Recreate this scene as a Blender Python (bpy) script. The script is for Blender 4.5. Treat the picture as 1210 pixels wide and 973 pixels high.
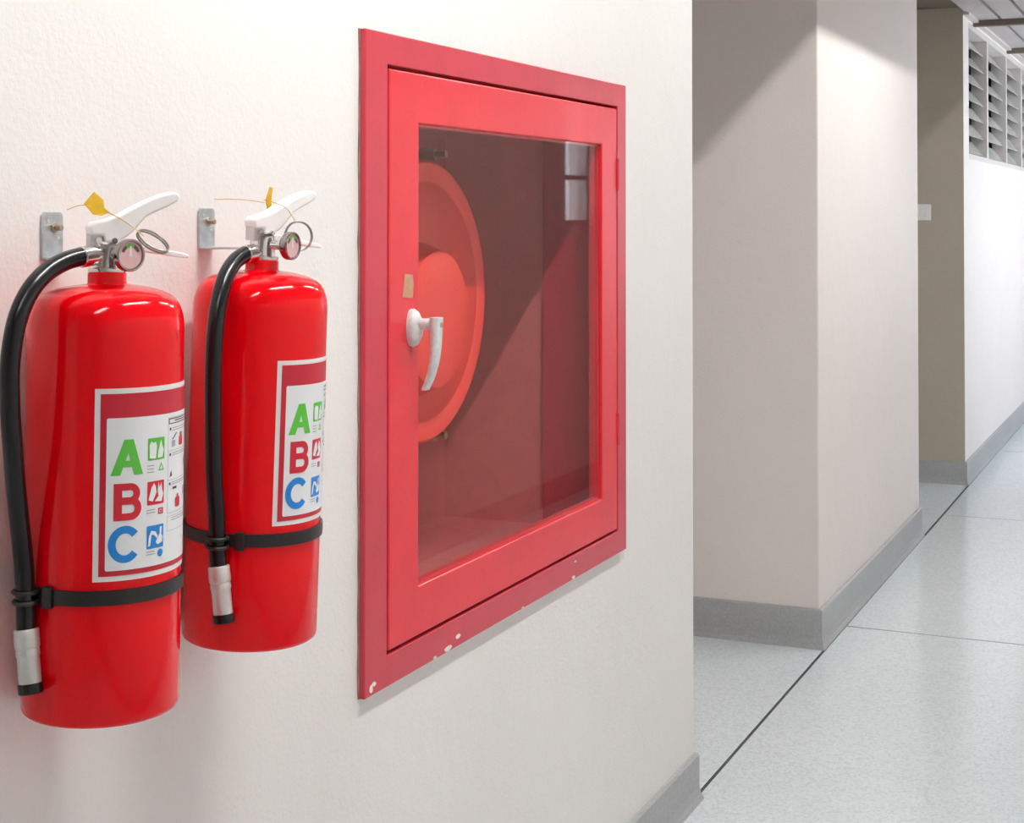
import bpy, bmesh, math, random
from mathutils import Vector, Matrix
random.seed(4)
for o in list(bpy.data.objects):
    bpy.data.objects.remove(o, do_unlink=True)
scn = bpy.context.scene
COL = scn.collection
R_ = math.radians

# ------------------------------------------------------------------ camera
FPX, CX, HOR, VPX, PITCH = 1850.0, 605.0, 253.0, 1425.0, R_(1.0)
CAMH = 1.4877
TH = math.atan((VPX - CX) / FPX)
cy = HOR - FPX * math.tan(PITCH)
cam_d = bpy.data.cameras.new('camera')
cam = bpy.data.objects.new('camera', cam_d)
COL.objects.link(cam)
cam_d.sensor_fit = 'HORIZONTAL'
cam_d.sensor_width = 36.0
cam_d.lens = 36.0 * FPX / 1210.0
cam_d.shift_x = 0.0
cam_d.shift_y = -(973 / 2 - cy) / 1210.0
cam_d.clip_start = 0.02
cam.location = (1.2, 0.0, CAMH)
cam.rotation_euler = (math.pi / 2 + PITCH, 0.0, TH)
scn.camera = cam

# ------------------------------------------------------------------ world, exposure
w = bpy.data.worlds.new('world')
scn.world = w
w.use_nodes = True
bg = w.node_tree.nodes['Background']
bg.inputs['Color'].default_value = (0.90, 0.93, 1.0, 1)
bg.inputs['Strength'].default_value = 6.5
scn.view_settings.view_transform = 'Standard'
scn.view_settings.look = 'None'
scn.view_settings.gamma = 1.0
scn.view_settings.use_curve_mapping = False
scn.view_settings.exposure = 0.06
scn.cycles.use_denoising = True
scn.cycles.max_bounces = 14
scn.cycles.diffuse_bounces = 8
scn.cycles.glossy_bounces = 6
scn.cycles.transparent_max_bounces = 12

LAMP_POWER = 900.0        # emission strength of each fluorescent tube
LAMP_COL = (1.0, 0.985, 0.96)

# ------------------------------------------------------------------ materials
MATS = {}

def nodes_of(name):
    m = bpy.data.materials.new(name)
    m.use_nodes = True
    nt = m.node_tree
    return m, nt, nt.nodes['Principled BSDF']

def setp(b, **kw):
    for k, v in kw.items():
        k = k.replace('_', ' ')
        if isinstance(v, tuple) and len(v) == 3:
            v = (*v, 1)
        b.inputs[k].default_value = v

def noise(nt, scale, detail=4, rough=0.55, coord='Object'):
    tc = nt.nodes.new('ShaderNodeTexCoord')
    n = nt.nodes.new('ShaderNodeTexNoise')
    n.inputs['Scale'].default_value = scale
    n.inputs['Detail'].default_value = detail
    n.inputs['Roughness'].default_value = rough
    nt.links.new(tc.outputs[coord], n.inputs['Vector'])
    return n

def ramp(nt, src, stops):
    r = nt.nodes.new('ShaderNodeValToRGB')
    el = r.color_ramp.elements
    while len(el) < len(stops):
        el.new(0.5)
    for e, (p, c) in zip(el, stops):
        e.position = p
        e.color = (*c, 1) if len(c) == 3 else c
    nt.links.new(src, r.inputs['Fac'])
    return r

def bump(nt, b, src, strength, dist):
    bp = nt.nodes.new('ShaderNodeBump')
    bp.inputs['Strength'].default_value = strength
    bp.inputs['Distance'].default_value = dist
    nt.links.new(src, bp.inputs['Height'])
    nt.links.new(bp.outputs['Normal'], b.inputs['Normal'])

def mat(name, col, rough=0.5, metal=0.0, spec=0.5, coat=0.0, vary=0.0, vscale=30, bmp=0.0, bscale=200, bdist=0.001):
    if name in MATS:
        return MATS[name]
    m, nt, b = nodes_of(name)
    setp(b, Base_Color=col, Roughness=rough, Metallic=metal, Specular_IOR_Level=spec)
    b.inputs['Coat Weight'].default_value = coat
    b.inputs['Coat Roughness'].default_value = 0.04
    n = noise(nt, vscale, 4)
    lo = tuple(max(0, c * (1 - vary)) for c in col)
    hi = tuple(min(1, c * (1 + vary)) for c in col)
    r = ramp(nt, n.outputs['Fac'], [(0.3, lo), (0.7, hi)])
    nt.links.new(r.outputs['Color'], b.inputs['Base Color'])
    if bmp > 0:
        n2 = noise(nt, bscale, 3)
        bump(nt, b, n2.outputs['Fac'], bmp, bdist)
    MATS[name] = m
    return m

def plaster(name, col, col2):
    m, nt, b = nodes_of(name)
    setp(b, Roughness=0.55, Specular_IOR_Level=0.35)
    n = noise(nt, 1.6, 6, 0.6)
    r = ramp(nt, n.outputs['Fac'], [(0.3, col2), (0.7, col)])
    nt.links.new(r.outputs['Color'], b.inputs['Base Color'])
    n2 = noise(nt, 130, 5, 0.6)
    n3 = noise(nt, 14, 3, 0.5)
    ad = nt.nodes.new('ShaderNodeMath')
    ad.operation = 'MULTIPLY_ADD'
    ad.inputs[1].default_value = 2.0
    nt.links.new(n3.outputs['Fac'], ad.inputs[0])
    nt.links.new(n2.outputs['Fac'], ad.inputs[2])
    bump(nt, b, ad.outputs[0], 0.5, 0.0018)
    MATS[name] = m
    return m

M_WALL = plaster('cream_wall_paint', (0.79, 0.779, 0.762), (0.762, 0.748, 0.729))
M_WALL2 = plaster('cream_wall_paint_far', (0.80, 0.735, 0.705), (0.77, 0.705, 0.67))
M_KHAKI = plaster('alcove_wall_khaki', (0.47, 0.42, 0.335), (0.44, 0.39, 0.31))  # darker than the cream, which came out too light on this face
M_WALLR = plaster('opposite_wall_paint', (0.79, 0.76, 0.73), (0.75, 0.72, 0.69))  # made pale so it bounces fill onto the near wall
M_CEIL = plaster('ceiling_paint', (0.86, 0.84, 0.82), (0.83, 0.81, 0.79))

def terrazzo(name, base, dark, light, rough, sc=160):
    m, nt, b = nodes_of(name)
    setp(b, Roughness=rough, Specular_IOR_Level=0.5)
    tc = nt.nodes.new('ShaderNodeTexCoord')
    v = nt.nodes.new('ShaderNodeTexVoronoi')
    v.inputs['Scale'].default_value = sc
    nt.links.new(tc.outputs['Object'], v.inputs['Vector'])
    r = ramp(nt, v.outputs['Color'], [(0.0, dark), (0.22, dark), (0.30, base), (0.75, base), (0.85, light)])
    sep = nt.nodes.new('ShaderNodeSeparateColor')
    nt.links.new(v.outputs['Color'], sep.inputs['Color'])
    nt.links.new(sep.outputs[0], r.inputs['Fac'])
    n = noise(nt, 1.8, 6, 0.6)
    r2 = ramp(nt, n.outputs['Fac'], [(0.2, (0.93, 0.935, 0.935)), (0.8, (1, 1, 1))])
    mx = nt.nodes.new('ShaderNodeMix')
    mx.data_type = 'RGBA'
    mx.blend_type = 'MULTIPLY'
    mx.inputs['Factor'].default_value = 1.0
    nt.links.new(r.outputs['Color'], mx.inputs['A'])
    nt.links.new(r2.outputs['Color'], mx.inputs['B'])
    nt.links.new(mx.outputs['Result'], b.inputs['Base Color'])
    rr = ramp(nt, n.outputs['Fac'], [(0.1, (rough + .05,) * 3), (0.9, (rough - .03,) * 3)])
    nt.links.new(rr.outputs['Color'], b.inputs['Roughness'])
    MATS[name] = m
    return m

M_FLOOR = terrazzo('terrazzo_floor', (0.66, 0.715, 0.745), (0.58, 0.635, 0.665), (0.70, 0.755, 0.785), 0.17)
M_BASE = terrazzo('terrazzo_skirting', (0.40, 0.405, 0.41), (0.36, 0.365, 0.37), (0.43, 0.435, 0.44), 0.45, 260)
M_JOINT = mat('floor_joint', (0.05, 0.055, 0.06), 0.6, vary=.2)

M_RED = mat('extinguisher_red_enamel', (0.76, 0.0008, 0.006), 0.07, spec=0.34, coat=0.0, vary=0.02, bmp=0.02, bscale=60)
M_CABFRAME = mat('cabinet_frame_red_paint', (0.54, 0.035, 0.06), 0.36, coat=0.1, vary=0.06, vscale=12, bmp=0.05, bscale=90)
M_CABDOOR = mat('cabinet_door_red_paint', (0.70, 0.025, 0.04), 0.34, coat=0.1, vary=0.05, vscale=12, bmp=0.05, bscale=90)
M_NICHE = mat('cabinet_inner_paint', (0.62, 0.16, 0.155), 0.5, vary=0.06, vscale=20)
M_COLLAR = mat('cabinet_side_red_paint', (0.48, 0.015, 0.035), 0.4, vary=0.05)
M_REEL = mat('reel_red_enamel', (0.86, 0.05, 0.032), 0.4, vary=0.03)
M_BLACK = mat('black_rubber', (0.006, 0.006, 0.008), 0.25, spec=0.4, vary=0.1, bmp=0.03)
M_STRAP = mat('black_strap', (0.012, 0.012, 0.012), 0.35, vary=0.1)
M_CHROME = mat('chrome', (0.78, 0.77, 0.76), 0.12, 1.0, vary=0.03)
M_STEEL = mat('brushed_aluminium', (0.66, 0.66, 0.65), 0.38, 0.55, vary=0.06)
M_BEZEL = mat('gauge_bezel', (0.34, 0.32, 0.32), 0.15, 1.0)
M_ZINC = mat('zinc_plate', (0.50, 0.54, 0.57), 0.35, 0.7, vary=0.14, vscale=80)
M_WIRE = mat('pin_wire', (0.30, 0.29, 0.28), 0.3, 0.9)
M_WHITE = mat('white_lever_plastic', (0.93, 0.93, 0.93), 0.3, vary=0.01)
M_YELLOW = mat('yellow_seal', (0.95, 0.58, 0.03), 0.45, vary=0.08, vscale=150)
M_SEALWIRE = mat('yellow_seal_wire', (0.62, 0.45, 0.12), 0.45, vary=0.1)
M_HANDLE = mat('pale_handle_paint', (0.66, 0.72, 0.71), 0.4, 0.15, vary=0.12, vscale=110)
M_TAPE = mat('tan_tape', (0.50, 0.27, 0.16), 0.6, vary=0.12, vscale=60)
M_CHIP = mat('bare_filler', (0.78, 0.74, 0.70), 0.7, vary=0.1)
M_FILLER = mat('brown_filler', (0.30, 0.20, 0.17), 0.8, vary=0.4, vscale=25)
M_BRASS = mat('brass', (0.50, 0.38, 0.18), 0.35, 0.9, vary=0.1)
M_DARKSCREW = mat('screw_steel', (0.45, 0.38, 0.28), 0.35, 0.9, vary=0.2)
M_LWHITE = mat('label_white', (0.80, 0.83, 0.85), 0.35, vary=0.01)
M_LFRAME = mat('label_border_white', (0.80, 0.80, 0.79), 0.35, vary=0.01)
M_LRED = mat('label_red', (0.52, 0.010, 0.030), 0.32, vary=0.02)
M_LGREEN = mat('label_green', (0.10, 0.52, 0.05), 0.4, vary=0.02)
M_LBLUE = mat('label_blue', (0.01, 0.23, 0.66), 0.4, vary=0.02)
M_LLET = mat('label_letter_red', (0.60, 0.012, 0.030), 0.4, vary=0.02)
M_LGREY = mat('label_grey_print', (0.36, 0.36, 0.42), 0.5, vary=0.02)
M_LDARK = mat('label_dark_print', (0.10, 0.05, 0.06), 0.5, vary=0.02)
M_GFACE = mat('gauge_face', (0.66, 0.42, 0.42), 0.4, vary=0.03)
M_BATTEN = mat('brown_ceiling_batten', (0.16, 0.125, 0.095), 0.6, vary=0.1)
M_PLANK = mat('off_white_ceiling_board', (0.50, 0.455, 0.45), 0.6, vary=0.04, vscale=3)
M_WFRAME = mat('window_frame_paint', (0.62, 0.56, 0.53), 0.45, vary=0.04)
M_SLAT = mat('louvre_slat_glass', (0.52, 0.53, 0.50), 0.25, vary=0.12, vscale=3)
M_SWITCH = mat('switch_plastic', (0.82, 0.82, 0.80), 0.35, vary=0.02)
M_LAMPBODY = mat('lamp_white_enamel', (0.75, 0.75, 0.75), 0.45, vary=0.02)
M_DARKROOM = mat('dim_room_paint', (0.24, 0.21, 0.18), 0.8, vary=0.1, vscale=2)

def glass(name, tint, ior=1.5):
    m = bpy.data.materials.new(name)
    m.use_nodes = True
    nt = m.node_tree
    nt.nodes.remove(nt.nodes['Principled BSDF'])
    out = nt.nodes['Material Output']
    tr = nt.nodes.new('ShaderNodeBsdfTransparent')
    tr.inputs['Color'].default_value = (*tint, 1)
    gl = nt.nodes.new('ShaderNodeBsdfGlossy')
    gl.inputs['Roughness'].default_value = 0.02
    lwt = nt.nodes.new('ShaderNodeLayerWeight')        # Schlick reflectance, the same from both faces of the pane
    lwt.inputs['Blend'].default_value = 0.5
    pw = nt.nodes.new('ShaderNodeMath'); pw.operation = 'POWER'; pw.inputs[1].default_value = 5.0
    fr = nt.nodes.new('ShaderNodeMath'); fr.operation = 'MULTIPLY_ADD'
    fr.inputs[1].default_value = 0.50; fr.inputs[2].default_value = 0.02
    nt.links.new(lwt.outputs['Facing'], pw.inputs[0])
    nt.links.new(pw.outputs[0], fr.inputs[0])
    mx = nt.nodes.new('ShaderNodeMixShader')
    nt.links.new(fr.outputs[0], mx.inputs[0])
    nt.links.new(tr.outputs[0], mx.inputs[1])
    nt.links.new(gl.outputs[0], mx.inputs[2])
    nt.links.new(mx.outputs[0], out.inputs['Surface'])
    return m
M_GLASS = glass('clear_glass', (0.975, 0.97, 0.965))
M_WGLASS = glass('window_glass', (0.9, 0.93, 0.94))

def emit(name, col, s):
    m = bpy.data.materials.new(name)
    m.use_nodes = True
    nt = m.node_tree
    b = nt.nodes['Principled BSDF']
    setp(b, Base_Color=(0.8, 0.8, 0.8))
    b.inputs['Emission Color'].default_value = (*col, 1)
    b.inputs['Emission Strength'].default_value = s
    return m
M_REFLECTOR = mat('grey_lamp_reflector', (0.22, 0.22, 0.22), 0.5, vary=0.02)

# ------------------------------------------------------------------ mesh helpers
def box(bm, x0, x1, y0, y1, z0, z1):
    vs = [bm.verts.new((x, y, z)) for x in (x0, x1) for y in (y0, y1) for z in (z0, z1)]
    for f in ((0, 1, 3, 2), (4, 6, 7, 5), (0, 4, 5, 1), (2, 3, 7, 6), (0, 2, 6, 4), (1, 5, 7, 3)):
        bm.faces.new([vs[i] for i in f])
    return vs

def prism(bm, pts, axis, a0, a1):
    """extrude a 2-D outline along axis ('x','y','z')"""
    def P(u, v, a):
        return {'x': (a, u, v), 'y': (u, a, v), 'z': (u, v, a)}[axis]
    v0 = [bm.verts.new(P(u, v, a0)) for u, v in pts]
    v1 = [bm.verts.new(P(u, v, a1)) for u, v in pts]
    n = len(pts)
    bm.faces.new(v0)
    bm.faces.new(v1[::-1])
    for i in range(n):
        j = (i + 1) % n
        bm.faces.new((v0[i], v1[i], v1[j], v0[j]))

def lathe(bm, prof, seg=48, M=None, cap=True):
    rings = []
    for r, z in prof:
        ring = []
        if r < 1e-6:
            ring = [bm.verts.new((0, 0, z))]
        else:
            for i in range(seg):
                a = 2 * math.pi * i / seg
                ring.append(bm.verts.new((r * math.cos(a), r * math.sin(a), z)))
        rings.append(ring)
    new = [v for r in rings for v in r]
    for a, b in zip(rings, rings[1:]):
        if len(a) == 1 and len(b) > 1:
            for i in range(seg):
                bm.faces.new((a[0], b[i], b[(i + 1) % seg]))
        elif len(b) == 1 and len(a) > 1:
            for i in range(seg):
                bm.faces.new((a[i], b[0], a[(i + 1) % seg]))
        elif len(a) > 1:
            for i in range(seg):
                j = (i + 1) % seg
                bm.faces.new((a[i], a[j], b[j], b[i]))
    if cap:
        for ring in (rings[0], rings[-1]):
            if len(ring) > 1:
                bm.faces.new(ring)
    if M is not None:
        for v in new:
            v.co = M @ v.co
    return new

def catmull(pts, n=8):
    P = [Vector(p) for p in pts]
    P = [2 * P[0] - P[1]] + P + [2 * P[-1] - P[-2]]
    out = []
    for i in range(1, len(P) - 2):
        for k in range(n):
            t = k / n
            a, b, c, d = P[i - 1], P[i], P[i + 1], P[i + 2]
            out.append(0.5 * ((2 * b) + (c - a) * t + (2 * a - 5 * b + 4 * c - d) * t * t + (3 * b - a - 3 * c + d) * t ** 3))
    out.append(P[-2])
    return out

def tube(bm, path, rad, seg=14, closed=False, cap=True):
    path = [Vector(p) for p in path]
    n = len(path)
    rings = []
    t0 = None
    for i, p in enumerate(path):
        if closed:
            t = (path[(i + 1) % n] - path[i - 1]).normalized()
        else:
            t = (path[min(i + 1, n - 1)] - path[max(i - 1, 0)]).normalized()
        if t0 is None:
            u = t.orthogonal().normalized()
        else:
            u = (u - t * u.dot(t)).normalized()
        t0 = t
        v = t.cross(u)
        r = rad(i / (n - 1)) if callable(rad) else rad
        rings.append([bm.verts.new(p + r * (math.cos(2 * math.pi * k / seg) * u + math.sin(2 * math.pi * k / seg) * v)) for k in range(seg)])
    m = n if closed else n - 1
    for i in range(m):
        a, b = rings[i], rings[(i + 1) % n]
        for k in range(seg):
            j = (k + 1) % seg
            bm.faces.new((a[k], a[j], b[j], b[k]))
    if cap and not closed:
        bm.faces.new(rings[0][::-1])
        bm.faces.new(rings[-1])

def axis_matrix(p0, p1):
    p0, p1 = Vector(p0), Vector(p1)
    d = (p1 - p0)
    q = Vector((0, 0, 1)).rotation_difference(d.normalized())
    return Matrix.Translation(p0) @ q.to_matrix().to_4x4(), d.length

def rod(bm, p0, p1, r, seg=24, r2=None, edge=0.0):
    M, L = axis_matrix(p0, p1)
    r2 = r if r2 is None else r2
    e = edge
    prof = [(0, 0), (r - e, 0), (r, e), (r2, L - e), (r2 - e, L), (0, L)] if e > 0 else [(0, 0), (r, 0), (r2, L), (0, L)]
    lathe(bm, prof, seg, M)

def finish(name, bm, material, parent=None, smooth=None, bevel=0.0, bseg=2):
    bmesh.ops.recalc_face_normals(bm, faces=bm.faces)
    me = bpy.data.meshes.new(name)
    bm.to_mesh(me)
    bm.free()
    if material is not None:
        me.materials.append(material)
    o = bpy.data.objects.new(name, me)
    COL.objects.link(o)
    if parent is not None:
        o.parent = parent
    if smooth is not None:
        for p in me.polygons:
            p.use_smooth = True
        me.set_sharp_from_angle(angle=R_(smooth))
    if bevel > 0:
        b = o.modifiers.new('bevel', 'BEVEL')
        b.width = bevel
        b.segments = bseg
        b.limit_method = 'ANGLE'
        b.angle_limit = R_(40)
    return o

def tag(o, label, cat=None, group=None, kind=None):
    o['label'] = label
    if cat: o['category'] = cat
    if group: o['group'] = group
    if kind: o['kind'] = kind
    return o

def empty(name, loc=(0, 0, 0)):
    o = bpy.data.objects.new(name, None)
    o.empty_display_size = 0.05
    o.location = loc
    COL.objects.link(o)
    return o

def boxes(name, lst, material, parent=None, bevel=0.0, bseg=2):
    bm = bmesh.new()
    for b in lst:
        box(bm, *b)
    return finish(name, bm, material, parent, bevel=bevel, bseg=bseg)

# ------------------------------------------------------------------ structure
XR = 1.90            # opposite wall
XB = -1.30           # alcove depth
CZ = 3.17            # ceiling over the near corridor
CZ2 = 2.60           # dropped boarded ceiling further on
YD = 8.05            # where the dropped ceiling starts
W0, W1 = 1.14, 3.845     # near wall
P0, P1 = 5.35, 7.39      # middle wall
F0, F1 = 8.90, 16.0      # far wall
XP = -0.02               # face of the further walls
YBACK = -4.0

# floor: dark joint bed with terrazzo slabs let into it
fl = boxes('floor', [(XB, XR, YBACK, F1, -0.12, -0.0015)], M_JOINT)
tag(fl, 'pale terrazzo floor of the corridor with dark joints', 'floor', kind='structure')
ys = [YBACK, -1.19, 1.10, 3.39, 5.68, 7.97, 10.26, 12.55, 14.84, F1]
for a, b in zip(ys, ys[1:]):
    boxes('floor_slab', [(0.004, XR, a + 0.0045, b - 0.0045, -0.0014, 0.0)], M_FLOOR, fl, bevel=0.0004, bseg=1)
    boxes('floor_slab', [(XB, -0.006, a + 0.0045, b - 0.0045, -0.0014, 0.0)], M_FLOOR, fl, bevel=0.001, bseg=1)

# near wall with the cabinet niche cut into it
NY0, NY1, NZ0, NZ1, ND = 2.165, 3.285, 0.765, 1.750, 0.43
wl = boxes('wall_left_near', [(-0.5, 0, W0, NY0, 0, CZ), (-0.5, 0, NY1, W1, 0, CZ),
                              (-0.5, 0, NY0, NY1, 0, NZ0), (-0.5, 0, NY0, NY1, NZ1, CZ),
                              (-0.5, -ND, NY0, NY1, NZ0, NZ1)], M_WALL)
tag(wl, 'near cream plastered corridor wall carrying extinguishers and cabinet', 'wall', kind='structure')
wm = boxes('wall_left_middle', [(XB, XP, P0, P1, 0, CZ)], M_WALL2, bevel=0.006)
tag(wm, 'middle cream wall block projecting between the two alcoves', 'wall', kind='structure')
WY0, WY1, WZ0, WZ1 = 9.115, 12.85, 1.80, 2.575
wf = boxes('wall_left_far', [(-0.22, XP, F0, WY0, 0, CZ), (-0.22, XP, WY0, WY1, 0, WZ0), (-0.22, XP, WY0, WY1, WZ1, CZ),
                             (-0.22, XP, WY1, F1, 0, CZ)], M_WALL2)
tag(wf, 'far cream wall below the louvred windows', 'wall', kind='structure')
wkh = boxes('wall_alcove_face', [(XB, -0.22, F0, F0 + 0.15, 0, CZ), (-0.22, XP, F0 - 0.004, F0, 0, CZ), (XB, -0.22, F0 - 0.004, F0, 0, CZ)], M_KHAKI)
tag(wkh, 'khaki face of the far alcove, darker than the cream walls', 'wall', kind='structure')
wb = boxes('wall_alcove', [(XB - 0.1, XB, YBACK, F0 + 0.1, 0, CZ)], M_WALL2)
tag(wb, 'cream wall at the back of the alcoves', 'wall', kind='structure')
w0 = boxes('wall_left_behind', [(XB, 0, YBACK, -0.9, 0, CZ)], M_WALL2)
tag(w0, 'cream wall block beyond the alcove nearest the camera', 'wall', kind='structure')
we = boxes('wall_end', [(XB - 0.1, XR + 0.2, F1, F1 + 0.12, 0, CZ)], M_WALL2)
tag(we, 'cream wall closing the far end of the corridor', 'wall', kind='structure')
wk = boxes('wall_back', [(XB - 0.1, XR + 0.2, YBACK - 0.12, YBACK, 0, CZ)], M_WALL2)
tag(wk, 'cream wall closing the corridor behind the camera', 'wall', kind='structure')

# opposite wall with a small window and, further on, a row of large ones
RW = [(7.67, 8.08, 1.43, 2.25), (9.0, 10.4, 0.85, 2.45), (10.8, 12.2, 0.85, 2.45), (12.6, 14.0, 0.85, 2.45)]
lst = []
yy = YBACK
for a, b, c, d in RW:
    lst += [(XR, XR + 0.15, yy, a, 0, CZ), (XR, XR + 0.15, a, b, 0, c), (XR, XR + 0.15, a, b, d, CZ)]
    yy = b
lst.append((XR, XR + 0.15, yy, F1, 0, CZ))
wr = boxes('wall_right', lst, M_WALLR)
tag(wr, 'pale wall opposite the extinguishers with daylight windows', 'wall', kind='structure')
WL = ['small window in the opposite wall, mirrored in the cabinet glass', 'first large daylight window of the opposite wall', 'middle large daylight window of the opposite wall', 'last large daylight window of the opposite wall']
for k, (a, b, c, d) in enumerate(RW):
    e = empty('window_%d' % (k + 2), (XR + 0.06, (a + b) / 2, c))
    tag(e, WL[k], 'window', kind='structure')
    hw = (b - a) / 2
    h = d - c
    t = 0.025 if k == 0 else 0.05
    m0, m1 = (0.243, 0.268) if k == 0 else (h * .55, h * .55 + .05)
    boxes('window_frame', [(-.03, .03, -hw, -hw + t, 0, h), (-.03, .03, hw - t, hw, 0, h), (-.03, .03, -hw + t, hw - t, 0, t),
                           (-.03, .03, -hw + t, hw - t, h - t, h), (-.03, .03, -hw + t, hw - t, m0, m1)], M_WFRAME, e)
    boxes('pane', [(-.003, .003, -hw + t, hw - t, t, m0)], M_WGLASS, e)
    boxes('pane', [(-.003, .003, -hw + t, hw - t, m1, h - t)], M_WGLASS, e)

# ceilings
ce = boxes('ceiling', [(XB, XR, YBACK, YD, CZ, CZ + 0.1)], M_CEIL)
tag(ce, 'plain ceiling over the near end of the corridor', 'ceiling', kind='structure')
fa = boxes('trim_1', [(XB, XR, YD - 0.02, YD + 0.04, CZ2 + 0.03, CZ)], M_CEIL)
tag(fa, 'fascia where the ceiling drops to the boarded part', 'trim', kind='structure')
cl = boxes('ceiling_lower', [(XB, XR, YD + 0.04, F1, CZ2 + 0.03, CZ)], M_BATTEN)
tag(cl, 'dropped ceiling of narrow off-white boards with brown battens', 'ceiling', kind='structure')
cyv = [YD + 0.02, 9.34, 11.0, 12.66, 14.32, F1]
cxv = [-0.02] + [0.132 + 0.1425 * k for k in range(12)] + [XR]
for a, b in zip(cyv, cyv[1:]):
    for c, d in zip(cxv, cxv[1:]):
        boxes('ceiling_board', [(c + 0.010, d - 0.010, a + 0.02, b - 0.02, CZ2 + 0.004, CZ2 + 0.03)], M_PLANK, cl)
for y in cyv[1:-1]:
    boxes('batten', [(-0.02, XR, y - 0.03, y + 0.03, CZ2 - 0.03, CZ2 + 0.004)], M_BATTEN, cl)
boxes('cornice', [(-0.02, 0.012, F0, F1, CZ2 - 0.012, CZ2 + 0.004)], M_WFRAME, cl)

# skirtings with a coved foot, swept with mitred corners
def skirting(name, path, h, label, face=0.012):
    """path of (x, y); the room lies to the right of the walking direction"""
    bm = bmesh.new()
    pr = [(-0.01, 0), (face + 0.010, 0), (face + 0.008, 0.005), (face + 0.003, 0.016), (face, 0.035), (face, h - 0.006), (face - 0.004, h), (-0.01, h)]
    P = [Vector((x, y)) for x, y in path]
    N = []
    for a, b in zip(P, P[1:]):
        d = (b - a).normalized()
        N.append(Vector((d.y, -d.x)))
    rings = []
    for i, p in enumerate(P):
        if i == 0: n = N[0]
        elif i == len(P) - 1: n = N[-1]
        else:
            n = (N[i - 1] + N[i])
            n = n / (n.dot(N[i]))
        rings.append([bm.verts.new((p.x + n.x * o, p.y + n.y * o, z)) for o, z in pr])
    for r0, r1 in zip(rings, rings[1:]):
        for k in range(len(pr)):
            j = (k + 1) % len(pr)
            bm.faces.new((r0[k], r0[j], r1[j], r1[k]))
    bm.faces.new(rings[0]); bm.faces.new(rings[-1][::-1])
    return tag(finish(name, bm, M_BASE), label, 'skirting', kind='structure')
skirting('baseboard_left_near', [(-0.5, W0), (0, W0), (0, W1), (-0.5, W1)], 0.118, 'grey terrazzo skirting under the near extinguisher wall')
skirting('baseboard_left_middle', [(XB, P0), (XP, P0), (XP, P1), (XB, P1)], 0.135, 'grey terrazzo skirting round the middle wall block')
skirting('baseboard_left_far', [(XB, F0), (XP, F0), (XP, F1)], 0.125, 'grey terrazzo skirting round the far louvred wall')
bm = bmesh.new(); box(bm, XR - 0.012, XR + 0.005, YBACK, F1, 0, 0.12)
tag(finish('baseboard_right', bm, M_BASE), 'grey terrazzo skirting of the opposite wall', 'skirting', kind='structure')

# louvred windows of the far wall
lw = empty('window_1', (XP - 0.06, WY0, WZ0))
tag(lw, 'row of louvred windows high in the far wall', 'window', kind='structure')
Lw, Hw = WY1 - WY0, WZ1 - WZ0
boxes('window_frame', [(-.04, .055, 0, 0.03, 0, Hw), (-.04, .055, Lw - .03, Lw, 0, Hw), (-.04, .055, .03, Lw - .03, 0, 0.03), (-.04, .055, .03, Lw - .03, Hw - 0.03, Hw)], M_WFRAME, lw)
mull = [0.0, 0.862, 1.86, 2.80, Lw]
for y in mull[1:-1]:
    boxes('mullion', [(-.04, .058, y - 0.028, y + 0.028, 0.03, Hw - 0.03)], M_WFRAME, lw, bevel=0.003)
ns = 7
slat_me = None
for i, (a, b) in enumerate(zip(mull, mull[1:])):
    for k in range(ns):
        zc = 0.03 + (Hw - 0.06) * (k + 0.5) / ns
        bm = bmesh.new()
        ang = R_(38)
        hl = 0.056
        dx, dz = math.sin(ang) * hl, math.cos(ang) * hl
        # lower edge towards the corridor
        pr = [(dx, -dz), (dx + .004, -dz + .003), (-dx + .004, dz + .003), (-dx, dz)]
        prism(bm, [(x, z + zc) for x, z in pr], 'y', a + 0.03, b - 0.03)
        finish('slat', bm, M_SLAT, lw)
# dim room behind the louvres
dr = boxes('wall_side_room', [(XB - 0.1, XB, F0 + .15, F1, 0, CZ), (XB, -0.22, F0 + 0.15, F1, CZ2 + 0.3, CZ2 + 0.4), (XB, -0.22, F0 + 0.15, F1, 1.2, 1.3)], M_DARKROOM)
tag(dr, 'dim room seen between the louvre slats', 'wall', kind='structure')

# ------------------------------------------------------------------ ceiling lamps (above the frame)
def lamp(x, y, ztube, label, zceil, L=1.2, power=1.0):
    tube_mat = emit('fluorescent_tube', LAMP_COL, LAMP_POWER * power)
    e = empty('ceiling_lamp', (x, y, ztube))
    tag(e, label, 'lamp', 'fluorescent ceiling lamps')
    h = zceil - ztube
    s = 0.26                                    # reflector skirts cut the light off at about 45 degrees
    bm = bmesh.new()
    prism(bm, [(-.06, h), (-.05, .045), (.05, .045), (.06, h)], 'y', -L / 2 - .41, L / 2 + .41)
    finish('housing', bm, M_REFLECTOR, e)
    for sg in (-1, 1):
        bm = bmesh.new()
        prism(bm, [(sg * .05, .045), (sg * s, -s * 1.02), (sg * (s + .004), -s * 1.02), (sg * .055, .05)], 'y', -L / 2 - .41, L / 2 + .41)
        finish('reflector', bm, M_REFLECTOR, e)
    for yy in (-L / 2 - .035, L / 2 + .005):
        bm = bmesh.new()
        prism(bm, [(-.015, -.02), (.015, -.02), (.015, .046), (-.015, .046)], 'y', yy, yy + .03)
        finish('lamp_holder', bm, M_LAMPBODY, e)
    bm = bmesh.new()
    rod(bm, (0, -L / 2, 0), (0, L / 2, 0), 0.008, 12)
    finish('tube', bm, tube_mat, e, smooth=40)
lamp(0.88, 1.90, 3.04, 'fluorescent ceiling lamp above the extinguishers', CZ, power=0.63)
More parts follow.
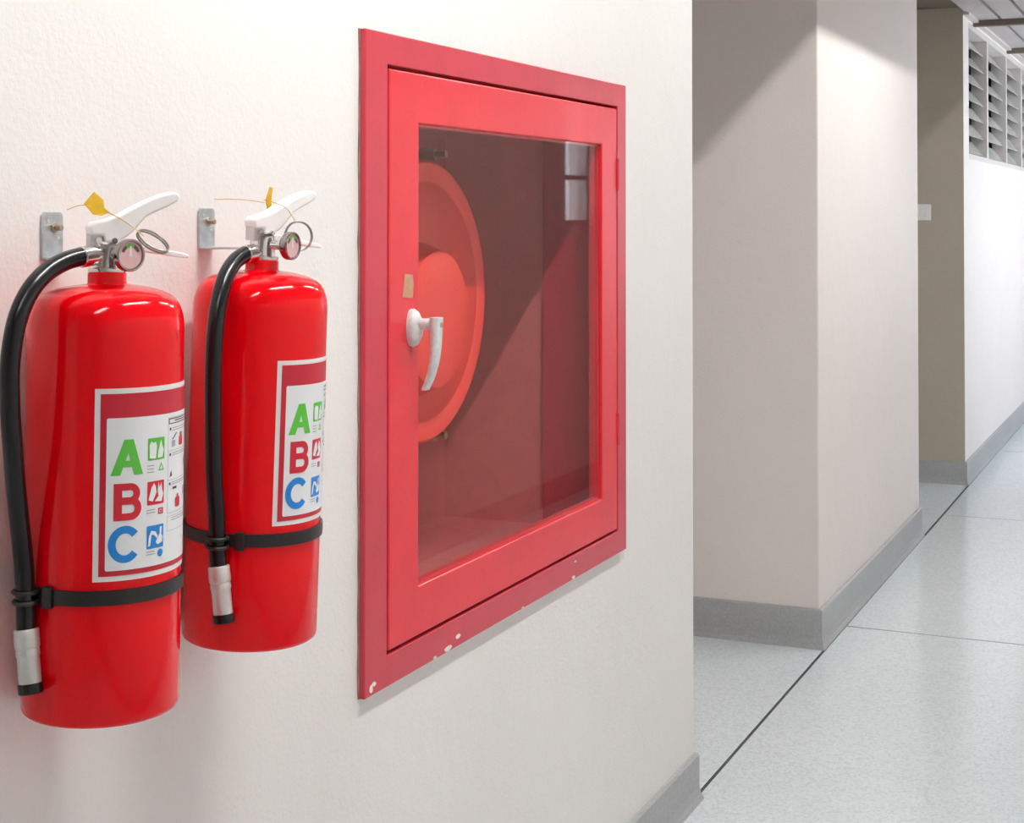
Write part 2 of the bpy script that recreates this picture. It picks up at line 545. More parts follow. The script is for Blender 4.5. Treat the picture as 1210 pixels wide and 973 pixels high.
lamp(0.88, -0.15, 3.04, 'fluorescent fill lamp added over the camera, weakest of the row', CZ, power=0.22)  # unseen lamp added to lift the left of the near wall
lamp(0.88, 3.95, 3.04, 'fluorescent fill lamp added over the end of the near wall', CZ, power=0.29)  # unseen, added to even out the light towards the wall's end
lamp(0.88, 6.00, 3.04, 'fluorescent fill lamp added beside the middle wall block', CZ, power=0.50)  # unseen, added to brighten the middle wall face and the floor

# wall switch in the far alcove
e = empty('wall_switch', (-0.24, F0 - 0.004, 1.497))
tag(e, 'small white switch on the shaded alcove wall', 'switch')
boxes('switch_plate', [(-.045, .045, -.012, 0.0, -.045, .045)], M_SWITCH, e, bevel=.003)
boxes('rocker', [(-.018, .018, -.022, -.011, -.03, .03)], M_SWITCH, e, bevel=.003)

# ------------------------------------------------------------------ fire hose cabinet
CF = 0.012       # how far the frame stands proud of the wall
fy0, fy1, fz0, fz1 = 2.121, 3.311, 0.740, 1.776
dy0, dy1, dz0, dz1 = 2.199, 3.251, 0.795, 1.720
gy0, gy1, gz0, gz1 = 2.302, 3.159, 0.876, 1.637
cab = empty('hose_cabinet', (0, (fy0 + fy1) / 2, fz0))
tag(cab, 'red glass fronted fire hose cabinet set into the cream wall', 'cabinet')
oy, oz = -(fy0 + fy1) / 2, -fz0
def ring(bm, y0, y1, z0, z1, iy0, iy1, iz0, iz1, xa, xb):
    o_ = [(y0, z0), (y1, z0), (y1, z1), (y0, z1)]
    i_ = [(iy0, iz0), (iy1, iz0), (iy1, iz1), (iy0, iz1)]
    V = {}
    for n, P in (('o', o_), ('i', i_)):
        for x in (xa, xb):
            V[n, x] = [bm.verts.new((x, a + oy, b + oz)) for a, b in P]
    for k in range(4):
        j = (k + 1) % 4
        bm.faces.new((V['o', xb][k], V['o', xb][j], V['i', xb][j], V['i', xb][k]))
        bm.faces.new((V['o', xa][k], V['o', xa][j], V['i', xa][j], V['i', xa][k]))
        bm.faces.new((V['o', xa][k], V['o', xa][j], V['o', xb][j], V['o', xb][k]))
        bm.faces.new((V['i', xa][k], V['i', xa][j], V['i', xb][j], V['i', xb][k]))
g = 0.0055
bm = bmesh.new()
ring(bm, fy0, fy1, fz0, fz1, dy0 - g, dy1 + g, dz0 - g, dz1 + g, 0.0005, CF)
finish('frame', bm, M_CABFRAME, cab, bevel=0.002)
# sheet-metal collar behind the frame
bm = bmesh.new()
ring(bm, NY0 + .002, 3.275, NZ0 + .002, NZ1 - .002, NY0 + .010, 3.266, NZ0 + .014, NZ1 - .012, -0.172, 0.0)
finish('collar', bm, M_COLLAR, cab)
# inner box: back and sides
bm = bmesh.new()
ring(bm, NY0 + .001, NY1 - .001, NZ0 + .001, NZ1 - .001, NY0 + .006, NY1 - .004, NZ0 + .020, NZ1 - .006, -ND + .001, -0.173)
box(bm, -ND + .001, -ND + .006, NY0 + .006 + oy, NY1 - .004 + oy, NZ0 + .006 + oz, NZ1 - .006 + oz)
finish('inner_box', bm, M_NICHE, cab)
# door
bm = bmesh.new()
ring(bm, dy0, dy1, dz0, dz1, gy0, gy1, gz0, gz1, -0.020, CF)
door = finish('door', bm, M_CABDOOR, cab, bevel=0.003, bseg=3)
boxes('glass_pane', [(0.003, 0.007, gy0 + oy - .006, gy1 + oy + .006, gz0 + oz - .006, gz1 + oz + .006)], M_GLASS, door)
# return lip of the door round the pane
bm = bmesh.new()
ring(bm, gy0 - .012, gy1 + .012, gz0 - .012, gz1 + .012, gy0 + .004, gy1 - .004, gz0 + .004, gz1 - .004, -0.010, 0.0025)
finish('glazing_bead', bm, M_CABDOOR, door)
# hinges on the right edge
for z in (0.98, 1.54):
    bm = bmesh.new()
    rod(bm, (CF + .001, dy1 + .003 + oy, z + oz), (CF + .001, dy1 + .003 + oy, z + .07 + oz), 0.004, 10)
    finish('hinge', bm, M_CABFRAME, door, smooth=40)
# tape remnant and chipped paint
bm = bmesh.new()
prism(bm, [(2.243 + oy, 1.353 + oz), (2.277 + oy, 1.350 + oz), (2.281 + oy, 1.372 + oz), (2.278 + oy, 1.388 + oz), (2.250 + oy, 1.391 + oz), (2.247 + oy, 1.37 + oz)], 'x', CF + .0001, CF + .0008)
finish('tape_remnant', bm, M_TAPE, door)['label'] = 'tan remnant of tape'
random.seed(11)
for (yc, zc, sz, st) in ((2.141, 0.751, .010, .75), (2.150, .757, .006, 1.4), (2.41, 0.746, .008, 2.6), (2.45, .757, .006, 2.2), (2.36, .743, .004, 2), (2.99, .744, .006, 2.0), (2.73, .742, .004, 2), (3.0, .775, .003, 3)):
    bm = bmesh.new()
    pts = []
    for k in range(9):
        a = 2 * math.pi * k / 9
        r = sz * random.uniform(.75, 1.05)
        pts.append((yc + oy + r * st * math.cos(a) * .8, max(0.001, zc + oz + r * .7 * math.sin(a))))
    prism(bm, pts, 'x', CF + .0001, CF + .0006)
    finish('paint_chip', bm, M_CHIP, cab)

bm = bmesh.new()
pts = [(fy0 + oy + .0005, 0.02)]
lf = []
for k in range(26):
    z = (fz1 - fz0) * k / 25
    lf.append((fy0 + oy - random.uniform(.001, .0045), z))
prism(bm, [(fy0 + oy + .0004, 0.0)] + lf + [(fy0 + oy + .0004, fz1 - fz0)], 'x', .0003, .0025)
finish('filler_bead', bm, M_FILLER, cab)
# door handle: oval rosette, shaft and hanging lever
hy, hz = 2.272 + oy, 1.302 + oz
bm = bmesh.new()
prof = [(0, .0), (.0205, .0), (.021, .006), (.018, .013), (.011, .019), (0, .021)]
lathe(bm, prof, 28, Matrix.Translation((CF, hy, hz)) @ Matrix.Diagonal((1, .78, 1.50, 1)) @ Matrix.Rotation(R_(90), 4, 'Y'))
hd = finish('handle', bm, M_HANDLE, door, smooth=50)
bm = bmesh.new()
rod(bm, (CF + .012, hy, hz + .006), (CF + .045, hy + .001, hz + .007), .0095, 16, edge=.001)
finish('shaft', bm, M_HANDLE, hd, smooth=50)
bm = bmesh.new()
lp = catmull([(CF + .047, hy, hz + .018), (CF + .047, hy, hz), (CF + .046, hy, hz - .03), (CF + .043, hy, hz - .055), (CF + .036, hy, hz - .080), (CF + .027, hy, hz - .100)], 5)
rings = []
for i, p in enumerate(lp):
    t = i / (len(lp) - 1)
    hw_ = .0115 - .003 * t
    tx = .0085 - .004 * t
    rings.append([bm.verts.new((p.x + a * tx, p.y + b * hw_, p.z)) for a, b in ((-1, -.7), (-.7, -1), (.7, -1), (1, -.7), (1, .7), (.7, 1), (-.7, 1), (-1, .7))])
for a, b in zip(rings, rings[1:]):
    for k in range(8):
        bm.faces.new((a[k], a[(k + 1) % 8], b[(k + 1) % 8], b[k]))
bm.faces.new(rings[0]); bm.faces.new(rings[-1])
finish('lever', bm, M_HANDLE, hd, smooth=60)
bm = bmesh.new()
rod(bm, (CF + .052, hy + .001, hz + .006), (CF + .0565, hy + .001, hz + .006), .0045, 14)
finish('screw', bm, M_DARKSCREW, hd)

# ------------------------------------------------------------------ hose reel inside the cabinet
RYc, RZc, RR, RX = 2.690, 1.320, 0.271, -0.180
reel = empty('hose_reel', (RX, RYc, RZc - RR))
tag(reel, 'red fire hose reel drum behind the cabinet glass', 'hose reel')
def reel_part(name, prof, m, x=0.0, y=0.0, z=RR, seg=72):
    bm = bmesh.new()
    lathe(bm, prof, seg, Matrix.Translation((x, y, z)) @ Matrix.Rotation(R_(90), 4, 'Y'))
    return finish(name, bm, m, reel, smooth=35)
reel_part('front_disc', [(0, -.006), (RR - .004, -.006), (RR, -.002), (RR, .004), (RR - .004, .007), (RR - .034, .007), (RR - .037, .0055), (RR - .043, .0055), (RR - .046, .007), (.10, .007), (0, .007)], M_REEL)
reel_part('hub_disc', [(0, 0), (.146, 0), (.132, .036), (.129, .043), (.123, .045), (.060, .0455), (0, .046)], M_REEL, x=.006, y=-.028, z=RR - .032)
reel_part('rear_disc', [(0, -.006), (RR - .004, -.006), (RR, 0), (RR - .004, .006), (0, .006)], M_REEL, x=-0.13)
for k in range(3):
    bm = bmesh.new()
    maj = .215
    path = [(-0.032 - .033 * k, maj * math.cos(t), RR + maj * math.sin(t)) for t in [2 * math.pi * i / 48 for i in range(48)]]
    tube(bm, path, .016, 10, closed=True)
    finish('hose_coil', bm, M_BLACK, reel, smooth=60)
bm = bmesh.new()
box(bm, -.08, -.06, .09, .12, RR - .29, RR + .30)
finish('mounting_bar', bm, M_NICHE, reel, bevel=.003)
for z in (RR + .287, RR - .272):
    bm = bmesh.new()
    rod(bm, (-.06, .105, z), (-.025, .105, z), .013, 6)
    rod(bm, (-.025, .105, z), (-.002, .105, z), .007, 10)
    finish('bolt', bm, M_BRASS, reel, smooth=30)
bm = bmesh.new()
rod(bm, (-.24, 0, RR), (-.006, 0, RR), .035, 20)
finish('axle', bm, M_NICHE, reel, smooth=40)

# ------------------------------------------------------------------ fire extinguishers
RB = 0.0845

def flat_to_cyl(name, polys, material, parent, lift, layer=None):
    """polygons in (arc degrees, height) wrapped on the cylinder"""
    bm = bmesh.new()
    k = math.pi / 180 * RB
    for i, P in enumerate(polys):
        dy = 0.00008 * (layer[i] if layer else 0)          # overlapping strokes of one letter lie a hair apart
        vs = [bm.verts.new((b * k, dy, z)) for b, z in P]
        bm.faces.new(vs)
    xs = [v.co.x for v in bm.verts]
    x = math.floor(min(xs) / .003) * .003
    while x < max(xs):
        bmesh.ops.bisect_plane(bm, geom=list(bm.verts) + list(bm.edges) + list(bm.faces), plane_co=(x, 0, 0), plane_no=(1, 0, 0), dist=1e-6)
        x += .003
    for v in bm.verts:
        a = v.co.x / RB
        r = RB + lift + v.co.y
        v.co = Vector((r * math.cos(a), r * math.sin(a), v.co.z))
    for f in bm.faces:
        f.normal_update()
        c = f.calc_center_median()
        if f.normal.dot(Vector((c.x, c.y, 0))) < 0:
            f.normal_flip()
    me = bpy.data.meshes.new(name)
    bm.to_mesh(me); bm.free()
    me.materials.append(material)
    o = bpy.data.objects.new(name, me)
    COL.objects.link(o)
    o.parent = parent
    for p in me.polygons:
        p.use_smooth = True
    return o

def rect(b0, b1, z0, z1):
    return [(b0, z0), (b1, z0), (b1, z1), (b0, z1)]

def rrect(b0, b1, z0, z1, rb, rz, n=4):
    out = []
    for cb, cz, a0 in ((b1 - rb, z1 - rz, 0), (b0 + rb, z1 - rz, 90), (b0 + rb, z0 + rz, 180), (b1 - rb, z0 + rz, 270)):
        for i in range(n + 1):
            a = R_(a0 + 90 * i / n)
            out.append((cb + rb * math.cos(a), cz + rz * math.sin(a)))
    return out

DEG = 180 / math.pi / RB     # degrees per metre of arc

def stroke(path, wd):
    """quads along a centre line given in (metres, metres); returned in (deg, m)"""
    n = len(path)
    L, Rr = [], []
    for i, (x, z) in enumerate(path):
        a = path[max(i - 1, 0)]; b = path[min(i + 1, n - 1)]
        dx, dz = b[0] - a[0], b[1] - a[1]
        l = math.hypot(dx, dz)
        nx, nz = -dz / l * wd / 2, dx / l * wd / 2
        L.append(((x + nx) * DEG, z + nz)); Rr.append(((x - nx) * DEG, z - nz))
    return [[Rr[i], Rr[i + 1], L[i + 1], L[i]] for i in range(n - 1)]

def frame_polys(b0, b1, z0, z1, tb, tz):
    return [rect(b0, b1, z1 - tz, z1), rect(b0, b1, z0, z0 + tz), rect(b0, b0 + tb, z0 + tz, z1 - tz), rect(b1 - tb, b1, z0 + tz, z1 - tz)]

ZL = 0.949      # world height at which the base of the first one hangs; label heights below are relative

def make_label(root):
    Z = lambda z: z - ZL
    lab = flat_to_cyl('label', [rect(0, 109, Z(1.103), Z(1.305))], M_LFRAME, root, .0004)
    flat_to_cyl('red_field', [rect(4.0, 105, Z(1.1085), Z(1.2995))], M_LRED, lab, .0007)
    flat_to_cyl('white_panel', [rrect(8.4, 100, Z(1.114), Z(1.274), 1.4, .002)], M_LWHITE, lab, .0010)
    l3 = .0013
    # letter A
    s0, s1, z0, z1 = .0167, .0513, Z(1.2135), Z(1.251)
    k = DEG
    A = [[(s0 * k, z0), ((s0 + .0100) * k, z0), ((.0305 + .0095) * k, z1), (.0305 * k, z1)],
         [((s1 - .0100) * k, z0), (s1 * k, z0), (.0403 * k, z1), (.0308 * k, z1)],
         rect(.0245 * k, .0440 * k, z0 + .0085, z0 + .0152)]
    flat_to_cyl('letter', A, M_LGREEN, lab, l3, [0, 1, 2])['label'] = 'green letter A'
    # letter B
    s0, s1, z0, z1 = .0202, .0496, Z(1.166), Z(1.205)
    t = .0075
    zm = (z0 + z1) / 2 + .001
    B = [rect(s0 * k, (s0 + .0088) * k, z0, z1)]
    def bowl(za, zb, sr):
        r = (zb - za) / 2
        cxs = sr - r
        return [(s0 + .004, zb)] + [(cxs + r * math.cos(a), (za + zb) / 2 + r * math.sin(a)) for a in [math.pi / 2 - math.pi * i / 14 for i in range(15)]] + [(s0 + .004, za)]
    up_ = stroke(bowl(zm, z1 - t / 2, s1 - .0050), t)
    lo_ = stroke(bowl(z0 + t / 2, zm, s1 - .0034), t)
    B += up_ + lo_
    flat_to_cyl('letter', B, M_LLET, lab, l3, [0] + [1] * len(up_) + [2] * len(lo_))['label'] = 'red letter B'
    # letter C
    s0, s1, z0, z1 = .0161, .0490, Z(1.1215), Z(1.1605)
    t = .0080
    rx, rz = (s1 - s0 - t) / 2 + .001, (z1 - z0 - t) / 2
    Cp = [((s0 + s1) / 2 + rx * math.cos(a), (z0 + z1) / 2 + rz * math.sin(a)) for a in [R_(38 + 284 * i / 40) for i in range(41)]]
    flat_to_cyl('letter', stroke(Cp, t), M_LBLUE, lab, l3)['label'] = 'blue letter C'
    # pictograms
    b0, b1 = 38.5, 53.7
    bw = b1 - b0
    def pic(za, zb, m, name, shapes):
        o = flat_to_cyl('pictogram', [rrect(b0, b1, za, zb, .6, .0008)], m, lab, l3)
        o['label'] = name
        fl_ = [[(b0 + bw * u, za + (zb - za) * v) for u, v in P] for P in shapes]
        for q in fl_:
            flat_to_cyl('pictogram_figure', [q], M_LWHITE, lab, l3 + .0003)
    bin_ = [[(.10, .10), (.45, .06), (.50, .62), (.44, .82), (.30, .78), (.18, .86), (.08, .70)],
            [(.56, .08), (.86, .10), (.94, .42), (.84, .60), (.76, .88), (.68, .66), (.60, .40)]]
    pic(Z(1.2265), Z(1.2500), M_LGREEN, 'green pictogram of burning rubbish and wood', bin_)
    can = [[(.06, .22), (.30, .14), (.52, .52), (.46, .78), (.36, .92), (.22, .74)],
           [(.42, .14), (.84, .10), (.94, .40), (.86, .62), (.82, .90), (.70, .70), (.64, .94), (.58, .60), (.64, .34)]]
    pic(Z(1.1790), Z(1.2040), M_LLET, 'red pictogram of burning fuel can', can)
    plug = [[(.06, .10), (.18, .14), (.26, .60), (.40, .58), (.58, .40), (.62, .52), (.50, .72), (.24, .78), (.12, .56)],
            [(.62, .14), (.90, .22), (.94, .46), (.84, .56), (.88, .90), (.74, .88), (.74, .62), (.62, .44), (.50, .26)]]
    pic(Z(1.1325), Z(1.1570), M_LBLUE, 'blue pictogram of burning electrical plug', plug)
    # small class symbols and unreadable small print
    tri = [(47.8, Z(1.2145)), (53.4, Z(1.2145)), (50.6, Z(1.2235))]
    cxx, czz = 50.6, Z(1.2172)
    inner = [(cxx + (a - cxx) * .55, czz + (b - czz) * .55) for a, b in tri]
    flat_to_cyl('class_mark', [[tri[i], tri[(i + 1) % 3], inner[(i + 1) % 3], inner[i]] for i in range(3)], M_LGREEN, lab, l3)
    flat_to_cyl('class_mark', frame_polys(48.2, 53.0, Z(1.1680), Z(1.1745), 1.1, .0013) + [rect(50.0, 51.2, Z(1.1700), Z(1.1725))], M_LLET, lab, l3)
    flat_to_cyl('class_mark', [[(50.6 + 2.7 * math.cos(a), Z(1.1265) + .0042 * math.sin(a)) for a in [2 * math.pi * i / 20 for i in range(20)]]], M_LBLUE, lab, l3)
    lines = []
    for z in (1.2205, 1.2170, 1.2135, 1.1735, 1.1705, 1.1290, 1.1262):
        lines.append(rect(38.2, 44.0 if z > 1.2 else 45.6, Z(z), Z(z) + .0009))
    # instruction column
    col = frame_polys(57.6, 96, Z(1.1660), Z(1.2690), .35, .0005) + frame_polys(57.6, 96, Z(1.1470), Z(1.1630), .3, .0004) + [rect(57.6, 96, Z(1.2330), Z(1.2334)), rect(57.6, 96, Z(1.2015), Z(1.2019))]
    flat_to_cyl('column_frame', col, M_LGREY, lab, l3)['kind'] = 'stuff'
    flat_to_cyl('column_title', frame_polys(58.4, 95, Z(1.2620), Z(1.2680), .8, .0010) + [rect(66, 88, Z(1.2645), Z(1.2657))], M_LDARK, lab, l3)
    txt = list(lines)
    for z in (1.2570, 1.2545, 1.2300, 1.2278, 1.1985, 1.1963, 1.1600, 1.1575):
        txt.append(rect(63, 92, Z(z), Z(z) + .0008))
    txt += [rect(74, 80, Z(1.243), Z(1.251)), rect(62, 67, Z(1.237), Z(1.244)), rect(84, 89, Z(1.181), Z(1.190))]
    flat_to_cyl('small_print', txt, M_LGREY, lab, l3)['kind'] = 'stuff'
    dots = []
    for z in (1.2565, 1.2290, 1.1975):
        dots.append([(60.4 + 1.1 * math.cos(a), Z(z) + .0018 * math.sin(a)) for a in [2 * math.pi * i / 12 for i in range(12)]])
    dots += [[(62, Z(1.245)), (64, Z(1.245)), (70, Z(1.2515)), (68, Z(1.2515))],
             [(85, Z(1.211)), (87.5, Z(1.217)), (86.5, Z(1.2255)), (85.2, Z(1.219))],
             rect(64, 70, Z(1.191), Z(1.1935)), [(60.0, Z(1.2045)), (63, Z(1.206)), (62.2, Z(1.2115)), (61, Z(1.210))]]
    flat_to_cyl('column_marks', dots, M_LDARK, lab, l3)['kind'] = 'stuff'
    for b, z in ((73, 1.2365), (68, 1.1705)):
        P = rrect(b, b + 8, Z(z), Z(z) + .0105, 1.5, .002)
        P = P[:5] + [(b + 5.4, Z(z) + .0105), (b + 5.4, Z(z) + .014), (b + 2.6, Z(z) + .014), (b + 2.6, Z(z) + .0105)] + P[5:]
        flat_to_cyl('column_figure', [P], M_LLET, lab, l3)['label'] = 'tiny red extinguisher figure'
    return lab

def pol(b, r, z):
    return Vector((r * math.cos(R_(b)), r * math.sin(R_(b)), z))

def make_extinguisher(loc, rz, tilt, label, hose_pts, clip_b, ring_rot, tagspec, group):
    root = empty('fire_extinguisher', loc)
    root.rotation_mode = 'XYZ'
    root.matrix_world = Matrix.Translation(loc) @ Matrix.Rotation(tilt, 4, 'Y') @ Matrix.Rotation(R_(rz), 4, 'Z')
    tag(root, label, 'extinguisher', group)
    Z = lambda z: z - ZL
    # cylinder
    prof = [(0, .006), (.070, .003), (.078, .0004), (.0815, .0006), (.0838, .0028), (RB, .006)]
    prof += [(RB, Z(z)) for z in (1.05, 1.15, 1.25, 1.35)]
    prof += [(.0845, Z(1.360)), (.0842, Z(1.368)), (.0832, Z(1.3755)), (.0814, Z(1.3825)), (.0786, Z(1.389)), (.0748, Z(1.3945)), (.0695, Z(1.399)), (.062, Z(1.4027)), (.052, Z(1.406)),
             (.040, Z(1.4086)), (.028, Z(1.4102)), (.0222, Z(1.4108)), (.0210, Z(1.4118)), (.0208, Z(1.414)), (.0208, Z(1.4225)), (.019, Z(1.4240)), (0, Z(1.4240))]
    bm = bmesh.new()
    lathe(bm, prof, 128)
    finish('cylinder', bm, M_RED, root, smooth=45)
    make_label(root)
    # strap and hose clip
    bm = bmesh.new()
    lathe(bm, [(RB + .0004, Z(1.0780)), (RB + .0030, Z(1.0783)), (RB + .0034, Z(1.0860)), (RB + .0030, Z(1.0937)), (RB + .0004, Z(1.0940)), (RB + .0004, Z(1.0780))], 128, cap=False)
    st = finish('strap', bm, M_STRAP, root, smooth=35)
    bm = bmesh.new()
    bmM = Matrix.Rotation(R_(clip_b + 16), 4, 'Z')
    vs = box(bm, RB + .001, RB + .0075, -.006, .006, Z(1.0745), Z(1.0975))
    for v in vs: v.co = bmM @ v.co
    finish('buckle', bm, M_STRAP, st, bevel=.0015)
    # hose clip ring: around the hose
    def at_z(z):
        P = [pol(*p) for p in hose_pts]
        for a, b in zip(P, P[1:]):
            if (a.z - z) * (b.z - z) <= 0 and a.z > .05 and abs(a.z - b.z) > 1e-5:
                return a.lerp(b, (z - a.z) / (b.z - a.z))
    for zz in (Z(1.0800), Z(1.0905)):
        hc = at_z(zz)
        bm = bmesh.new()
        tube(bm, [hc + Vector((.0125 * math.cos(t), .0125 * math.sin(t), 0)) for t in [2 * math.pi * i / 20 for i in range(20)]], .0024, 8, closed=True)
        finish('hose_clip', bm, M_STRAP, st, smooth=50)
    # hose
    path = catmull([pol(*p) for p in hose_pts], 8)
    zc = Z(1.0505) if hose_pts[-1][2] < .039 else Z(1.0545)
    hp = [p for p in path if p.z > zc or p.z > .2]
    bm = bmesh.new()
    tube(bm, hp, .0103, 18)
    hose = finish('hose', bm, M_BLACK, root, smooth=50)
    e0 = hp[-1]
    tip = pol(*hose_pts[-1])
    d = (tip - e0).normalized()
    L = (tip - e0).length
    bm = bmesh.new()
    M, _ = axis_matrix(e0 - d * .001, tip)
    lathe(bm, [(0, 0), (.0125, 0), (.0132, .001), (.0132, .018), (.0128, .019), (.0121, .020), (.0123, .021), (.0128, .026), (.0124, .0275), (.0118, .0285), (.0118, L - .010), (0, L - .010)], 28, M)
    nz = finish('nozzle', bm, M_STEEL, hose, smooth=35)
    bm = bmesh.new()
    M, _ = axis_matrix(tip - d * .011, tip)
    lathe(bm, [(0, 0), (.0127, 0), (.0130, .001), (.0130, .010), (.0122, .011), (.007, .011), (.006, .006), (0, .006)], 28, M)
    finish('nozzle_cap', bm, M_BLACK, hose, smooth=35)
    # valve body
    bm = bmesh.new()
    lathe(bm, [(0, Z(1.4235)), (.0200, Z(1.4235)), (.0206, Z(1.4245)), (.0206, Z(1.4280)), (.0195, Z(1.4290)), (.0165, Z(1.4295)), (.0160, Z(1.432)), (.0160, Z(1.452)), (.0150, Z(1.455)), (0, Z(1.455))], 32)
    valve = finish('valve', bm, M_CHROME, root, smooth=35)
    HB = 113.0                                    # direction of the lever
    HM = Matrix.Rotation(R_(HB), 4, 'Z')
    def local(bm_):
        for v in bm_.verts:
            v.co = HM @ v.co
    # hose outlet
    ob = hose_pts[0][0]
    zo = hose_pts[0][2]
    bm = bmesh.new()
    o1 = pol(ob, hose_pts[0][1] + .002, zo - .001)
    rod(bm, pol(ob, .006, zo + .0015), pol(ob, .022, zo + .001), .0095, 20)
    rod(bm, pol(ob, .018, zo + .001), o1, .0117, 24, edge=.0012)
    finish('hose_coupling', bm, M_CHROME, valve, smooth=35)
    # back lug under the lever pivot
    bm = bmesh.new()
    box(bm, -.0215, -.008, -.0085, .0085, Z(1.449), Z(1.474))
    local(bm)
    finish('pivot_lug', bm, M_STEEL, valve, bevel=.001)
    bm = bmesh.new()
    rod(bm, (-.0135, -.0150, Z(1.459)), (-.0135, .0150, Z(1.459)), .0033, 12)
    rod(bm, (.004, -.0150, Z(1.4585)), (.004, .0150, Z(1.4585)), .0033, 12)
    local(bm)
    finish('pivot_pin', bm, M_CHROME, valve, smooth=40)
    # upper lever (white)
    pts = [(-.0215, 1.4645), (-.0225, 1.474), (-.018, 1.4785), (-.004, 1.4815), (.010, 1.4865), (.026, 1.4955), (.044, 1.5045), (.060, 1.5105), (.070, 1.5130), (.0765, 1.5115), (.0785, 1.5070), (.0755, 1.5020), (.064, 1.4960),
           (.050, 1.4900), (.040, 1.4850), (.034, 1.4780), (.027, 1.4700), (.018, 1.4620), (.008, 1.4570), (-.006, 1.4570), (-.007, 1.4645)]
    bm = bmesh.new()
    prism(bm, [(x, Z(z)) for x, z in pts], 'y', -.0115, .0115)
    local(bm)
    finish('lever', bm, M_WHITE, root, smooth=50, bevel=.0035, bseg=3)
    # carrying handle below it
    pts = [(.004, 1.4470), (.004, 1.4560), (.018, 1.4565), (.040, 1.4525), (.064, 1.4480), (.082, 1.4450), (.0905, 1.4420), (.0895, 1.4385), (.080, 1.4395), (.060, 1.4425), (.036, 1.4465), (.018, 1.4480)]
    bm = bmesh.new()
    prism(bm, [(x, Z(z)) for x, z in pts], 'y', -.010, .010)
    local(bm)
    finish('carrying_handle', bm, M_WHITE, root, smooth=50, bevel=.0012)
    # pressure gauge
    gb = 40.0
    gz = Z(1.4435)
    bm = bmesh.new()
    rod(bm, pol(gb, .010, gz), pol(gb, .036, gz), .0062, 16)
    finish('gauge_stem', bm, M_CHROME, valve, smooth=35)
    bm = bmesh.new()
    M, _ = axis_matrix(pol(gb, .034, gz), pol(gb, .05, gz))
    lathe(bm, [(0, 0), (.014, 0), (.0172, .003), (.0178, .005), (.0178, .0115), (.0170, .0128), (.0155, .0128), (.0148, .0105), (0, .0105)], 40, M)
    ga = finish('gauge', bm, M_BEZEL, valve, smooth=35)
    return root, HM, valve, ga, pol(gb, .034 + .0107, gz), gb

def gauge_face(valve, c, gb, root):
    n = pol(gb, 1, 0)
    u = Vector((0, 0, 1)).cross(n).normalized()
    up = Vector((0, 0, 1))
    def put(name, polys, m, off, parent):
        bm = bmesh.new()
        for P in polys:
            bm.faces.new([bm.verts.new(c + n * off + u * a + up * b) for a, b in P])
        for f in bm.faces:
            f.normal_update()
            if f.normal.dot(n) < 0: f.normal_flip()
        me = bpy.data.meshes.new(name); bm.to_mesh(me); bm.free()
        me.materials.append(m)
        o = bpy.data.objects.new(name, me); COL.objects.link(o); o.parent = parent
        return o
    put('gauge_dial', [[(.0146 * math.cos(a), .0146 * math.sin(a)) for a in [2 * math.pi * i / 36 for i in range(36)]]], M_GFACE, .0001, valve)
    def arc(r0, r1, a0, a1, n_=10):
        A = [R_(a0 + (a1 - a0) * i / n_) for i in range(n_ + 1)]
        return [[(r0 * math.cos(p), r0 * math.sin(p)), (r1 * math.cos(p), r1 * math.sin(p)), (r1 * math.cos(q), r1 * math.sin(q)), (r0 * math.cos(q), r0 * math.sin(q))] for p, q in zip(A, A[1:])]
    put('gauge_scale', arc(.0085, .0122, 20, 65) + arc(.0085, .0122, 120, 160), M_LDARK, .0003, valve)
    put('gauge_scale', arc(.0085, .0122, 65, 120), M_LGREEN, .0003, valve)
    put('gauge_needle', [[(-.001, -.003), (.001, -.003), (.0007, .0105), (-.0007, .0105)], [(.0022 * math.cos(a), .0022 * math.sin(a)) for a in [2 * math.pi * i / 12 for i in range(12)]]], M_LWHITE, .0005, valve)

H1 = [(-44, .034, .4928), (-42.9, .057, .4879), (-40.4, .084, .4770), (-37.9, .110, .4577), (-37.1, .128, .4280), (-38.1, .134, .3849), (-39.2, .131, .3410), (-40.7, .124, .2964), (-43.8, .114, .2506), (-47.2, .102, .1950), (-47.5, .0975, .1589), (-46.5, .0967, .1300), (-45.5, .0967, .1016), (-42.5, .0970, .0740), (-38.8, .0985, .0376)]
H2 = [(-53, .034, .4830), (-50.6, .057, .4745), (-46.3, .084, .4570), (-43.7, .105, .4276), (-42.7, .116, .3887), (-42.4, .118, .3433), (-42.6, .113, .2819), (-43.1, .105, .2197), (-42.0, .0985, .1677), (-41.0, .0967, .1265), (-39.1, .0968, .1011), (-36.5, .0975, .0759), (-33.4, .1000, .0409)]

E1 = make_extinguisher(Vector((.0870, 1.397, .949)), -58.7, .0125, 'large red extinguisher nearest the camera with a yellow diamond seal', H1, -48, 0, None, 'wall hung fire extinguishers')
gauge_face(E1[2], E1[4], E1[5], E1[0])
E2 = make_extinguisher(Vector((.0870, 1.689, .955)), -41.5, .037, 'red extinguisher hanging between the first one and the hose cabinet', H2, -41.5, 0, None, 'wall hung fire extinguishers')
gauge_face(E2[2], E2[4], E2[5], E2[0])

